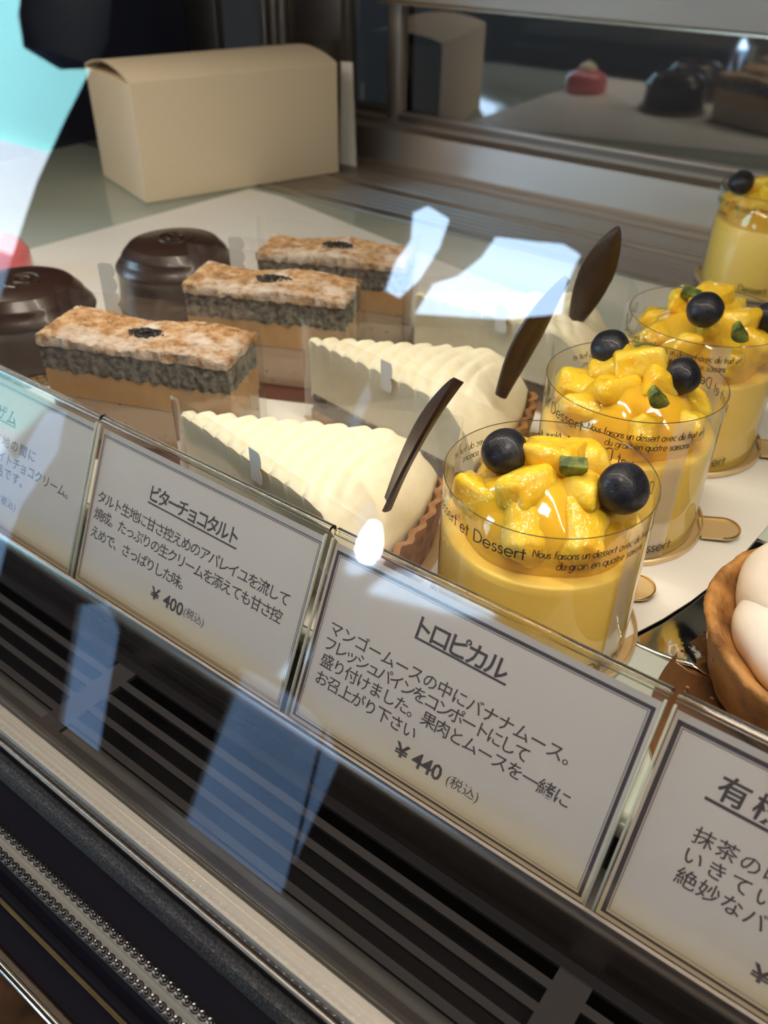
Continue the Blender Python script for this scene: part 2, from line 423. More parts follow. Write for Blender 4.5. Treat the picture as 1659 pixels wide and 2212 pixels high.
while x < .02:
    for yy, ph in ((.0499, 0), (.0548, .0014)):
        mtx = Matrix.Translation((x + ph, yy, -.0280)) @ Matrix.Diagonal((.00085, .00075, .0007, 1))
        bmesh.ops.create_uvsphere(b, u_segments=10, v_segments=6, radius=1, matrix=mtx)
        ring = [(x + ph + .00135 * math.cos(t * math.pi / 6), yy + .0011 * math.sin(t * math.pi / 6), -.0281) for t in range(12)]
        tube(ring, .00022, 5, b, True)
    x += .0029
obj('bead_rows', b, M['bead'], lens_o)
P('trim_wire', tube([(X0, .0425, -.0340), (X1, .0425, -.0340)], .0006, 8), M['gold'], label='thin pale metal edge line')
P('counter_lip', tube([(X0, .0325, -.0400), (X1, .0325, -.0400)], .0012, 10), M['chrome'])
P('counter_front', sweep_x([(.036, -.0415), (.0325, -.0408), (.0200, -.0440), (.0165, -.047), (.0160, -.09), (.036, -.09)], X0, X1), M['browngloss'], 20)
# rear: ribbed vent, sill, sliding doors
P('rear_vent_base', bx(X0, X1, .538, .690, -.012, -.0035), M['steel_dark'], 0)
b = bmesh.new(); y = .541
wd = [.012, .005, .005, .005, .005, .013, .004, .004, .004, .004, .015, .018]
for k, wdt in enumerate(wd):
    bx(X0, X1, y, y + wdt, -.0036, 0, b, .0006); y += wdt + (.0035 if k != 5 else .005)
P('rear_vent', b, M['steel'], 30, label='ribbed metal air vent along the back')
P('rear_sill', sweep_x([(.675, -.003), (.682, .026), (.690, .030), (.690, .034), (.71, .034), (.71, -.003)], X0, X1), M['steel'], 20)
P('rear_header', sweep_x([(.684, .131), (.684, .129), (.66, .1325), (.655, .20), (.70, .20), (.70, .131)], -.520, X1), M['steel'], 10)
P('header_lip', bx(-.520, X1, .6805, .6865, .1270, .1290), mat('polished_lip', (.95, .85, .65), .25, 1), 0)
def door(name, x0, x1, y, pane_m, fw, zb=.034, zt=.20, fm='steel'):
    t = bmesh.new()
    bx(x0, x0 + fw, y, y + .012, zb, zt, t, .001); bx(x1 - fw, x1, y, y + .012, zb, zt, t, .001)
    bx(x0 + fw, x1 - fw, y, y + .012, zb, zb + .006, t, .001)
    f = P(name, t, M[fm], 30)
    pb = bmesh.new(); pb.faces.new([pb.verts.new(c) for c in ((x0 + fw, y + .006, zb), (x1 - fw, y + .006, zb), (x1 - fw, y + .006, zt), (x0 + fw, y + .006, zt))])
    obj('door_pane', pb, pane_m, f, 0); return f
door('sliding_door', -.517, -.11, .690, M['pane'], .014)
door('sliding_door', -.118, X1, .704, M['pane'], .014)
door('sliding_door', -.585, -.506, .704, M['pane'], .012, fm='steel_dark')
P('door_gasket', bx(-.503, -.124, .6885, .6905, .0335, .0385), M['steel_dark'], 0)
P('door_post', bx(-.640, -.575, .695, .712, 0, .30, bev=.002), M['steel_dark'], 30)
b = bmesh.new()
for xx in (-.674, -.661, -.650): bx(xx, xx + .008, .690, .705, 0, .30, b, .0015)
P('corner_post', b, M['steel'], 30)
P('rear_panel', bx(-.735, -.674, .700, .712, 0, .30), M['greyblue'], 0)
P('end_post', bx(-.778, -.735, .690, .712, 0, .30, bev=.002), M['steel_dark'], 30)
P('end_panel', bx(-.790, -.780, .148, .712, -.02, .37), M['navy'], 0)
P('top_panel', bx(X0, X1, .135, .712, .370, .380), M['white_panel'], 0)
P('lamp_housing', bx(-1.0 + .22, .3, .205, .245, .354, .370), M['alu'], 0)
# dim kitchen behind the sliding doors
ck = thing('back_counter', 'dark brown wooden counter in the dim kitchen behind the case', 'counter', (-.3, 1.25, -1.05))
obj('worktop', bx(-1.4, 1.4, -.28, .28, .86, .9), M['darkdoor'], ck, 0)
obj('cabinet', bx(-1.35, 1.35, -.25, .25, 0, .86), M['darkdoor'], ck, 0)

# ------------------------------------------------------------------ paper sheet under the cakes
def sheet():
    def P_(u, v, dz):
        y = .156 + v * .37
        xl = -.558 + .021 * v if y > .31 else -.548 - .01 * (.31 - y) / .15
        xr = -.045 - .020 * math.exp(-((y - .19) / .045) ** 2) + .06 * max(0, (y - .25))
        if y > .42: xr = min(xr, -.045 - (y - .42) * 4.3)
        return (xl + (xr - xl) * u, y, .0008 + dz + .0012 * max(0, u - .93) / .07 * math.exp(-((y - .22) / .08) ** 2))
    return grid_solid(40, 24, lambda u, v: P_(u, v, 0), lambda u, v: P_(u, v, -.0005))
tag(obj('paper_sheet', sheet(), M['paper']), 'white glossy paper sheet lying on the shelf under the cakes', 'paper')

# ------------------------------------------------------------------ cake box
bo = thing('cake_box', 'closed cream-coloured cardboard cake box at the back left of the shelf', 'box', (-.572, .445, .0004), math.atan2(.172, .057))
def box_body():
    b = bmesh.new(); L, W, H = .181, .098, .0865; n = 16; k = []
    for x in (0, L):
        ring = [b.verts.new((x, 0, 0)), b.verts.new((x, 0, H))]
        for i in range(1, n): 
            ring.append(b.verts.new((x, W * i / n, H - .0015)))
        ring += [b.verts.new((x, W, H)), b.verts.new((x, W, 0))]; k.append(ring)
    q = len(k[0])
    for i in range(q): b.faces.new((k[0][i], k[0][(i + 1) % q], k[1][(i + 1) % q], k[1][i]))
    b.faces.new(k[0]); b.faces.new(k[1][::-1])
    return b
obj('box_body', box_body(), M['box'], bo, 30)
def lid():
    b = bmesh.new(); L, W, H = .181, .098, .0865; n = 20; rr = []
    for x in (-.0005, L + .0005):
        up = []; lo = []
        for i in range(n + 1):
            t = i / n; z = H + .0085 * math.sin(math.pi * t) ** .8
            up.append(b.verts.new((x, W * t, z + .0006))); lo.append(b.verts.new((x, W * t, z)))
        rr.append(up + lo[::-1])
    q = len(rr[0])
    for i in range(q): b.faces.new((rr[0][i], rr[0][(i + 1) % q], rr[1][(i + 1) % q], rr[1][i]))
    b.faces.new(rr[0]); b.faces.new(rr[1][::-1]); return b
obj('lid', lid(), M['box'], bo, 50)
b = slab([(-.5330, .640, .0002), (-.5160, .643, .0002), (-.5290, .655, .083), (-.5395, .652, .083)], (0, .0005, 0))
tag(obj('paper_slip', b, M['slip'], sm=0), 'white paper slip standing upright behind the right end of the cake box', 'paper')

# ------------------------------------------------------------------ monoline lettering for the cup films
def arc(cx, cy, rx, ry, a0, a1, n=14):
    return [(cx + rx * math.cos(R(a0 + (a1 - a0) * i / n)), cy + ry * math.sin(R(a0 + (a1 - a0) * i / n))) for i in range(n + 1)]
GL = {
 'o': (1.0, [arc(.5, .5, .5, .5, 0, 360, 24)]),
 'e': (1.0, [[(0.02, .5), (.98, .5)] + arc(.5, .5, .48, .5, 4, 320, 22)]),
 'a': (1.0, [arc(.5, .5, .5, .5, 0, 360, 24), [(1, 1), (1, 0)]]),
 'd': (1.0, [arc(.5, .5, .5, .5, 0, 360, 24), [(1, 1.75), (1, 0)]]),
 'q': (1.0, [arc(.5, .5, .5, .5, 0, 360, 24), [(1, 1), (1, -.6)]]),
 'g': (1.0, [arc(.5, .5, .5, .5, 0, 360, 24), [(1, 1), (1, -.15)] + arc(.52, -.15, .48, .42, 0, -165, 12)]),
 'n': (.75, [[(0, 0), (0, 1)], arc(.375, .6, .375, .4, 180, 0, 12) + [(.75, 0)]]),
 'u': (.75, [[(0, 1)] + arc(.375, .4, .375, .4, 180, 360, 12) + [(.75, 1)], [(.75, .4), (.75, 0)]]),
 'r': (.4, [[(0, 0), (0, 1)], arc(.36, .6, .36, .38, 180, 70, 8)]),
 's': (.52, [arc(.27, .75, .24, .25, 20, 250, 12)[:-1] + arc(.25, .26, .26, .26, 90, -160, 12)]),
 't': (.50, [[(.25, 1.5), (.25, 0)], [(-.10, 1), (.60, 1)]]),
 'f': (.50, [arc(.50, 1.4, .28, .3, 80, 180, 8) + [(.22, 0)], [(-.10, 1), (.56, 1)]]),
 'i': (.05, [[(.02, 1), (.02, 0)], [(.02, 1.42), (.02, 1.50)]]),
 'v': (.8, [[(0, 1), (.4, 0), (.8, 1)]]),
 'c': (.8, [arc(.5, .5, .5, .5, 50, 310, 18)]),
 'N': (1.15, [[(0, 0), (0, 1.6), (1.15, 0), (1.15, 1.6)]]),
 'D': (1.1, [[(0, 0), (0, 1.6), (.3, 1.6)] + arc(.3, .8, .8, .8, 88, -88, 18) + [(.3, 0), (0, 0)]]),
 '.': (.05, [[(.0, .0), (.0, .07)]]), ' ': (.45, [])}
def text_len(s, gap=.27): return sum(GL[c][0] + gap for c in s) - gap
def film_text(b, s, R0, a0, z0, xh, width, slant=0, gap=.27, span=None):
    """ribbons of lettering running round a cylinder; a0 deg start, z0 baseline"""
    k = (span / (text_len(s, gap) * xh)) if span else 1
    pen = 0
    for c in s:
        adv, strokes = GL[c]
        for st in strokes:
            pts = [((pen + x + slant * y) * xh * k, y * xh) for x, y in st]
            fine = []
            for (x0_, y0_), (x1_, y1_) in zip(pts, pts[1:]):
                n = max(1, int(math.hypot(x1_ - x0_, y1_ - y0_) / .0008))
                fine += [(x0_ + (x1_ - x0_) * i / n, y0_ + (y1_ - y0_) * i / n) for i in range(n)]
            fine.append(pts[-1]); pv = None
            for i, (x, y) in enumerate(fine):
                xa, ya = fine[max(i - 1, 0)]; xb, yb = fine[min(i + 1, len(fine) - 1)]
                L = math.hypot(xb - xa, yb - ya) or 1; nx, ny = -(yb - ya) / L, (xb - xa) / L
                pr = []
                for sg in (-1, 1):
                    px, py = x + nx * sg * width / 2, y + ny * sg * width / 2
                    an = R(a0) + px / R0
                    pr.append(b.verts.new((R0 * math.cos(an), R0 * math.sin(an), z0 + py)))
                if pv: b.faces.new((pv[0], pr[0], pr[1], pv[1]))
                pv = pr
        pen += adv + gap
    return b

# ------------------------------------------------------------------ fruit cups
CUP_R, CUP_H = .0325, .060
def chunk(seed, size):
    rnd = random.Random(seed); b = bmesh.new()
    r = bmesh.ops.create_cube(b, size=1)
    tp = rnd.uniform(.45, .8); sk = rnd.uniform(-.25, .25)
    for v in b.verts:
        f = tp if v.co.x > 0 else 1
        v.co = Vector((v.co.x * size[0], v.co.y * size[1] * f + sk * v.co.x * size[1], v.co.z * size[2] * (f * .7 + .3) + rnd.uniform(-.1, .1) * size[2]))
    bmesh.ops.bevel(b, geom=b.edges[:], offset=min(size) * .24, segments=4, affect='EDGES', profile=.55, clamp_overlap=True)
    bmesh.ops.subdivide_edges(b, edges=b.edges[:], cuts=2, use_grid_fill=True)
    for v in b.verts:
        n = v.co.normalized()
        v.co += n * (nz(v.co + Vector((seed, 0, 0)), 260) * .0009 + nz(v.co + Vector((0, seed * 1.7, 0)), 110) * .0026)
    return b
def berry_mesh(r, seed):
    b = bmesh.new(); bmesh.ops.create_icosphere(b, subdivisions=4, radius=r)
    for v in b.verts:
        d = v.co.normalized()
        k = 1 + .03 * nz(d + Vector((seed * 3.1, 0, 0)), 1.6)
        if d.z > .55: k -= .10 * ((d.z - .55) / .45) ** 1.3 * (1 + .45 * nz(d + Vector((0, seed, 0)), 9))
        v.co = d * r * k * 1.0; v.co.z *= .95
    return b
def pist_mesh(seed, s=1):
    b = bmesh.new(); n = 12
    pts = [(-.0042 * s, .0010), (.0042 * s, .0014)] + [(.0042 * s * math.cos(t), -.0042 * s * math.sin(t) * .9 - .0002) for t in [i * math.pi / n for i in range(n + 1)]]
    a = [b.verts.new((x, -.002 * s, z)) for x, z in pts]; c = [b.verts.new((x * .95, .0022 * s, z * .9 + .0003)) for x, z in pts]
    k = len(pts)
    for i in range(k): b.faces.new((a[i], a[(i + 1) % k], c[(i + 1) % k], c[i]))
    b.faces.new(a); b.faces.new(c[::-1]); bmesh.ops.bevel(b, geom=b.edges[:], offset=.0003, segments=1, affect='EDGES', clamp_overlap=True)
    return b
def fruit_cup(x, y, label, text_a, bottom_a, tab_a, seed, berries, pist, tabr=0):
    t = thing('fruit_mousse_cup', label, 'dessert', (x, y, .0006), 0, 'mango mousse cups on gold boards')
    rnd = random.Random(seed)
    # gold board with upturned rim and folded tab
    rb = .0350
    gb = obj('cake_board', lathe([(.0001, .0), (rb, .0), (rb + .0012, .0008), (rb + .0013, .0028), (rb + .0008, .0032), (rb + .0004, .0028), (rb + .0003, .0013), (rb - .0006, .0009), (.0001, .0009)], 72), M['goldflat'], t)
    tb = bmesh.new(); n = 16
    prof = [(0, -.0070)] + [(.0095 + .0062 * math.sin(R(180 * i / n)) , -.0070 + .0140 * (i / n)) for i in range(n + 1)] + [(0, .0070)]
    prof = [(0, -.0068), (.008, -.0068)] + [(.0085 + .0062 * math.cos(R(-90 + 180 * i / n)) , .0068 * math.sin(R(-90 + 180 * i / n))) for i in range(n + 1)] + [(0, .0068)]
    ca, sa = math.cos(R(tab_a)), math.sin(R(tab_a)); ro = Matrix.Rotation(R(tabr), 3, 'Z')
    lo = []; hi = []
    for u, v in prof:
        d = ro @ Vector((u, v, 0)); px, py = rb + d.x, d.y
        q = (px * ca - py * sa, px * sa + py * ca)
        lo.append(tb.verts.new((*q, .0018 + u * .06))); hi.append(tb.verts.new((*q, .0026 + u * .06)))
    k = len(prof)
    for i in range(k): tb.faces.new((lo[i], lo[(i + 1) % k], hi[(i + 1) % k], hi[i]))
    tb.faces.new(lo[::-1]); tb.faces.new(hi)
    rim = [v.co.copy() + Vector((0, 0, .0002)) for v in hi[1:]]
    tt = obj('tab', tb, M['goldflat'], gb, 30)
    obj('tab_edge', tube(rim, .00045, 8), M['gold'], tt)
    # mousse
    obj('mousse', lathe([(.0001, .0012), (CUP_R - .0004, .0012), (CUP_R - .0004, .0405), (CUP_R - .0016, .0412), (CUP_R - .004, .0408), (.02, .0396), (.0001, .039)], 96), M['mousse'], t, 60)
    # jelly bed filling the gaps of the fruit pile
    def jf(r, z, a): return (r * (1 + .10 * nz((math.cos(a) * 2 + seed, math.sin(a) * 2, z * 60), 1)), z + (.0025 * nz((math.cos(a) * r * 120, math.sin(a) * r * 120, seed), 1) if r > .001 else 0))
    obj('jelly', lathe([(.0265, .0385), (.0262, .046), (.0235, .0520), (.019, .0565), (.012, .0610), (.005, .0632), (.0003, .0638)], 60, fn=jf), M['jelly'], t, 80)
    # chunks
    cs = []
    for i in range(7):
        a = 2 * math.pi * i / 7 + rnd.uniform(-.2, .2) + seed; r = rnd.uniform(.0190, .0215)
        cs.append((r * math.cos(a), r * math.sin(a), rnd.uniform(.0480, .0520), (rnd.uniform(.016, .020), rnd.uniform(.013, .017), rnd.uniform(.013, .016)), a))
    for i in range(4):
        a = 2 * math.pi * i / 4 + rnd.uniform(-.3, .3) + seed * 2; r = rnd.uniform(.0095, .0120)
        cs.append((r * math.cos(a), r * math.sin(a), rnd.uniform(.0575, .0600), (rnd.uniform(.017, .020), rnd.uniform(.013, .016), rnd.uniform(.012, .015)), a))
    cs.append((-.001, .002, .0645, (.017, .014, .012), seed))
    for i, (cx, cy, cz, sz, a) in enumerate(cs):
        o = obj('pineapple_chunk', chunk(seed * 31 + i, sz), M['fruit'], t, 70, (cx, cy, cz))
        o.rotation_euler = (rnd.uniform(-.5, .5), rnd.uniform(-.5, .5), a + rnd.uniform(-.6, .6))
    for i, (bx_, by_, bz_, br) in enumerate(berries):
        o = obj('blueberry', berry_mesh(br, seed + i), M['berry'], t, 180, (bx_ - x, by_ - y, bz_)); o.rotation_euler = (.5 + .4 * i, -.3 + .5 * i, 1.2 * i)
    for i, (bx_, by_, bz_, rot) in enumerate(pist):
        o = obj('pistachio', pist_mesh(i), M['pistachio'], t, 30, (bx_ - x, by_ - y, bz_)); o.rotation_euler = rot
    # film: open cylinder, dark rim line, overlap seam, printed words
    fb = lathe([(CUP_R, .0012), (CUP_R, .030), (CUP_R + .0001, CUP_H)], 128)
    fo = obj('cup_film', fb, M['acetate'], t, 180)
    obj('film_rim', tube([(CUP_R * math.cos(a) * 1.003, CUP_R * math.sin(a) * 1.003, CUP_H) for a in [2 * math.pi * i / 120 for i in range(120)]], .00016, 6, close=True), M['acetate_rim'], fo)
    sb = bmesh.new(); pr = None
    for i in range(9):
        an = R(-19 + (text_a + 101)) + R(14) * i / 8
        a_, c_ = [sb.verts.new(((CUP_R + .0005) * math.cos(an), (CUP_R + .0005) * math.sin(an), z)) for z in (.0015, CUP_H - .0002)]
        if pr: sb.faces.new((pr[0], a_, c_, pr[1]))
        pr = (a_, c_)
    obj('film_overlap', sb, M['overlap'], fo, 180)
    Rt = CUP_R + .0007
    def pr_(*a, **k): obj('printed_words', film_text(bmesh.new(), *a, **k), M['ink'], fo, 0)
    for rep in (0, 180):
        A = text_a + rep
        pr_('Dessert et', Rt, A - 38, .0512, .0026, .00046, span=.0196)
        pr_('Dessert', Rt, A, .0512, .0026, .00046, span=.0165)
        pr_('Nous faisons un dessert avec du fruit et', Rt, A + 32, .0532, .00160, .00030, slant=.12, span=.0420)
        pr_('du grain en quatre saisons.', Rt, A + 44, .0494, .00160, .00030, slant=.12, span=.0300)
    for A in (bottom_a - 29, bottom_a - 160):
        pr_('Dessert', Rt, A, .0048, .0026, .00046, span=.0165)
    return t
G = 'mango'
fruit_cup(-.0901, .2060, 'nearest fruit mousse cup, right behind the price card for 440 yen', -101, 0, 62, 3,
          [(-.1045, .2020, .0645, .0073), (-.0672, .2065, .0640, .0077)], [(-.0822, .2030, .0680, (.35, .1, .62))], -30)
fruit_cup(-.0956, .2824, 'second fruit mousse cup from the front, touching the nearest one from behind', -126, -25, 15, 7,
          [(-.1095, .2870, .0665, .0071), (-.0805, .2862, .0645, .0066)], [(-.0968, .2890, .0685, (.3, .1, .5)), (-.0805, .2640, .0655, (.2, .8, .9))], 10)
fruit_cup(-.0963, .3578, 'third fruit mousse cup from the front, partly cut by the right edge of the photo', -150, -35, 14, 11,
          [(-.0930, .3390, .0690, .0073), (-.0745, .3700, .0600, .0068)], [(-.1040, .3530, .0690, (.6, .3, .4)), (-.0762, .3350, .0655, (.4, .9, .8))], 10)
fruit_cup(-.1330, .5770, 'fruit mousse cup standing alone at the far back on the metal vent', -120, -60, 110, 15,
          [(-.1520, .5650, .0625, .0075)], [(-.1300, .5560, .0700, (.5, .2, .6))], 10)

# ------------------------------------------------------------------ sesame cake slices
def cake_slice(label, corner, ang, seed, L=.087, W=.031, H=.050, ext=.034):
    t = thing('sesame_cake_slice', label, 'cake slice', (corner[0], corner[1], .0006), ang, 'sesame cake slices wrapped in clear film')
    def layer(name, z0, z1, mt, jag=.0004, jb=.0004, inset=0, f=None, dz=lambda u: 0):
        nx, ny = 110, 42
        def per(u, v, z):
            x = inset + (L - 2 * inset) * u; y = inset + (W - 2 * inset) * v
            k = jag * 1.5
            ex = nz((x * 1, y, z + seed), 300) * k
            if v in (0., 1.): y += ex
            if u in (0., 1.): x += ex
            return x, y
        def top(u, v):
            x, y = per(u, v, z1); edge = min(u * L, (1 - u) * L, v * W, (1 - v) * W)
            z = z1 + dz(u) + nz((x, y, seed), 190) * jag * .9 + nz((x, y, seed + 4), 900) * jag * .9
            if name == 'dusted_crust': z -= .0010 * math.exp(-edge / .0008)
            return (x, y, z)
        def bot(u, v):
            x, y = per(u, v, z0); return (x, y, z0 + nz((x, y, seed + z0 * 100), 240) * jb * (1 if z0 > .002 else 0))
        return obj(name, grid_solid(nx, ny, top, bot), mt, t, 60)
    layer('mousse_base', .0014, .0225, M['beige'], .0001, .0, .0006)
    layer('caramel_layer', .0222, .0345, M['caramel'], .0002, .0006, .0002)
    layer('sesame_sponge', .0342, .0465, M['sesame'], .0009, .0006, 0, dz=lambda u: .0012 * math.sin(u * 9 + seed))
    cr = layer('dusted_crust', .0455, H, M['crumb'], .0007, .0009, -.0006, dz=lambda u: .0012 * math.sin(u * 9 + seed))
    rnd = random.Random(seed); b = bmesh.new()
    for i in range(70):
        a = rnd.uniform(0, 6.28); r = math.sqrt(rnd.random())
        p = Vector((L * .5 + r * .0085 * math.cos(a), W * .5 + r * .0038 * math.sin(a), H + .0005 + rnd.uniform(0, .0022) * (1 - r) + .0012 * math.sin(4.5 + seed)))
        mm = Matrix.Translation(p) @ Matrix.Rotation(rnd.uniform(0, 6), 4, 'Z') @ Matrix.Rotation(rnd.uniform(-.6, .6), 4, 'X') @ Matrix.Diagonal((.0013, .0008, .0006, 1))
        bmesh.ops.create_icosphere(b, subdivisions=1, radius=1, matrix=mm)
    so = obj('sesame_seeds', b, M['seed'], t); so['kind'] = 'stuff'; so['label'] = 'little heap of black sesame seeds'
    obj('cake_board', bx(-.004, L + .008, -.013, W + .004, 0, .0012, bev=.0004), M['board'], t)
    # clear film wrapped round the slice, open at the left end, with a scalloped paper tape on its edge
    fh = .0575; path = [(-ext, -.001), (0, -.0022), (L * .5, -.0020), (L + .0005, -.0022), (L + .0022, -.0005), (L + .0024, W * .5), (L + .0022, W + .001), (L, W + .0022), (L * .5, W + .002), (-.002, W + .0024), (-.012, W + .004)]
    fb = bmesh.new(); pv = None
    for x, y in path:
        q = (fb.verts.new((x, y, .0014)), fb.verts.new((x, y, fh)))
        if pv: fb.faces.new((pv[0], q[0], q[1], pv[1]))
        pv = q
    fo = obj('film_wrap', fb, M['acetate'], t, 60)
    sb = bmesh.new(); n = 8; hgt = fh - .0014; q0 = -ext - .0085; pts = [(q0, .0014), (q0, fh - .001), (q0 + .002, fh)]
    pts += [(q0 + .0063, fh)]
    for i in range(n):
        zc = fh - hgt * (i + .5) / n
        pts += [(q0 + .0063 + .0022 * math.sin(math.pi * k / 8), zc + hgt / n / 2 * math.cos(math.pi * k / 8)) for k in range(9)]
    sb = slab([(x, -.0018, z) for x, z in pts], (0, -.0003, 0))
    obj('scalloped_tape', sb, M['scallop'], fo, 0)
    return t
cake_slice('front sesame cake slice, whole with sesame heap, nearest the price cards', (-.3195, .1815), R(21.6), 1, L=.0865)
cake_slice('middle sesame cake slice with the most powdered sugar, between two others', (-.3150, .2595), R(24.5), 2, L=.080)
cake_slice('rear sesame cake slice, farthest from the price cards', (-.3200, .3150), R(25), 3, L=.079, ext=.006)

# ------------------------------------------------------------------ cream tart wedges
def tart(label, tip, ang, seed, leaf, WA=38, RL=.104):
    t = thing('cream_tart_slice', label, 'tart slice', (tip[0], tip[1], .0006), ang, 'cream tart wedges with a chocolate blade')
    ha = R(WA / 2); H = .0435
    def pol(u, v, r0=.0015, r1=RL):
        r = r0 + (r1 - r0) * u; a = -ha + 2 * ha * v
        return r, a
    def ctop(u, v):
        r, a = pol(u, v, .002, RL - .004)
        x, y = r * math.cos(a), r * math.sin(a)
        s = x - .012 * (y / .035) ** 2 * 1.0
        rib = .0019 * abs(math.sin(math.pi * s / .0073)) ** .8
        f = min(1, max(0, (RL - .016 - r) / .010))
        z = H - .002 + rib * f + .0005 * nz((x, y, seed), 220)
        e = max(0, (r - (RL - .024)) / .020)
        z -= .0175 * e ** 2.2
        edge = min(v, 1 - v) * 2 * ha * max(r, .004)
        z -= .0012 * math.exp(-edge / .0012)
        if edge < .0001: 
            y += (1 if a > 0 else -1) * (.0011 * abs(math.sin(math.pi * s / .0073)))
        z -= .0015 * math.exp(-r / .004)
        return (x, y, z)
    def cbot(u, v):
        r, a = pol(u, v, .002, RL - .004); x, y = r * math.cos(a), r * math.sin(a)
        return (x, y, .0135 + .0010 * nz((x, y, seed), 160) + (.006 if u == 1 else 0) * 1)
    def cmid(u, v):
        x, y, z = ctop(u, v); r, a = pol(u, v, .002, RL - .004)
        return (r * math.cos(a), r * math.sin(a), min(z - .0045, H - .0085))
    obj('cream', grid_solid(150, 44, ctop, cbot, mid=cmid), M['cream'], t, 50)
    obj('chocolate_filling', grid_solid(24, 10, lambda u, v: (lambda r, a: (r * math.cos(a), r * math.sin(a), .0150))(*pol(u, v, .003, RL - .005)), lambda u, v: (lambda r, a: (r * math.cos(a), r * math.sin(a), .0062))(*pol(u, v, .003, RL - .005))), M['filling'], t)
    def wt(u, v):
        r, a = pol(u, v, .0015, RL); z = .0065
        if u > .95: z = .0065 + (.0225 + .0012 * nz((a * 20, seed, 0), 1) - .0065) * min(1, (u - .95) / .02)
        k = .0010 * math.sin(a * 70) if u > .97 else 0
        return ((r + k) * math.cos(a), (r + k) * math.sin(a), z)
    def wb(u, v):
        r, a = pol(u, v, .0015, RL - .002); return (r * math.cos(a), r * math.sin(a), .0012)
    obj('crust', grid_solid(80, 36, wt, wb), M['crust'], t, 50)
    obj('cake_board', grid_solid(10, 10, lambda u, v: (lambda r, a: (r * math.cos(a) - .004, r * math.sin(a), .0011))(*pol(u, v, .001, RL + .006)), lambda u, v: (lambda r, a: (r * math.cos(a) - .004, r * math.sin(a), 0))(*pol(u, v, .001, RL + .006))), M['goldflat'], t)
    # film on three sides
    fh = .0495; fb = bmesh.new(); pv = None; c, s = math.cos(ha), math.sin(ha); o_ = .0016
    path = [((RL + .010) * c, -(RL + .010) * s - o_), (.03, -.03 * math.tan(ha) - o_), (.006, -.0040), (-.0005, -.0028), (-.0022, 0), (-.0005, .0028), (.006, .0040), (.03, .03 * math.tan(ha) + o_), ((RL + .004) * c, (RL + .004) * s + o_), (RL + .006, .012)]
    for x, y in path:
        q = (fb.verts.new((x, y, .0012)), fb.verts.new((x, y, fh)))
        if pv: fb.faces.new((pv[0], q[0], q[1], pv[1]))
        pv = q
    fo = obj('film_wrap', fb, M['acetate'], t, 60)
    sb = bmesh.new(); px, zt = .046, fh - .0005
    pts = [(px, .036), (px, zt)] + [(px + .0050 + .0012 * math.cos(R(90 - 180 * k / 10)), zt - .0036 + .0036 * math.sin(R(90 - 180 * k / 10))) for k in range(11)] + [(px + .0050 + .0012 * math.cos(R(90 - 180 * k / 10)), zt - .0105 + .0030 * math.sin(R(90 - 180 * k / 10))) for k in range(11)]
    sb = slab([(x, -x * math.tan(ha) - o_ - .0003, z) for x, z in pts], (0, -.0003, 0))
    obj('scalloped_tape', sb, M['scallop'], fo, 0)
    # chocolate blade (given in world space)
    B0, T0, W0, wid = Vector(leaf[0]), Vector(leaf[1]), Vector(leaf[2]).normalized(), leaf[3]
    inv = (Matrix.Translation((tip[0], tip[1], .0006)) @ Matrix.Rotation(ang, 4, 'Z')).inverted()
    A = (T0 - B0); Ln = A.length; A.normalize(); W0 = (W0 - A * W0.dot(A)).normalized(); Nn = A.cross(W0)
    lb = bmesh.new(); n, k = 30, 10; F = []; K = []
    for i in range(n + 1):
        u = i / n; hw = wid / 2 * (.45 + .55 * math.sin(min(1, u / .45) * math.pi / 2)) * (1 if u < .45 else math.cos((u - .45) / .55 * math.pi / 2) ** .75 + .03)
        rf = []; rk = []
        for j in range(k + 1):
            v = j / k * 2 - 1
            p = B0 + A * (Ln * u) + W0 * (hw * v) + Nn * (.0030 * (v * v - 1) * .6 + .004 * math.sin(u * 2.2) )
            th = .0008 * (1 - .6 * v * v) + .0002
            rf.append(lb.verts.new(inv @ (p + Nn * th))); rk.append(lb.verts.new(inv @ (p - Nn * th)))
        F.append(rf); K.append(rk)
    for i in range(n):
        for j in range(k):
            lb.faces.new((F[i][j], F[i + 1][j], F[i + 1][j + 1], F[i][j + 1])); lb.faces.new((K[i][j], K[i][j + 1], K[i + 1][j + 1], K[i + 1][j]))
        lb.faces.new((F[i][0], K[i][0], K[i + 1][0], F[i + 1][0])); lb.faces.new((F[i][k], F[i + 1][k], K[i + 1][k], K[i][k]))
    for i in (0, n):
        for j in range(k): lb.faces.new((F[i][j], F[i][j + 1], K[i][j + 1], K[i][j]) if i == 0 else (F[i][j], K[i][j], K[i][j + 1], F[i][j + 1]))
    obj('chocolate_blade', lb, M['choco_blade'], t, 50)
    return t
tart('front cream tart slice with a thin edge-on chocolate blade, behind the 400 yen card', (-.2350, .1835), R(9), 1,
     ((-.1370, .1845, .0405), (-.1130, .1900, .0905), (-.45, .75, .1), .0150))
tart('middle cream tart slice with a dark chocolate blade, left of the second fruit cup', (-.2410, .2640), R(11), 2,
     ((-.1460, .2740, .0410), (-.1260, .2810, .0905), (.35, .95, -.2), .0135))
tart('rear cream tart slice with the broadest chocolate blade, left of the third fruit cup', (-.2350, .3370), R(19), 3,
     ((-.1560, .3590, .0410), (-.1370, .3450, .0905), (.9, .55, -.3), .0150))

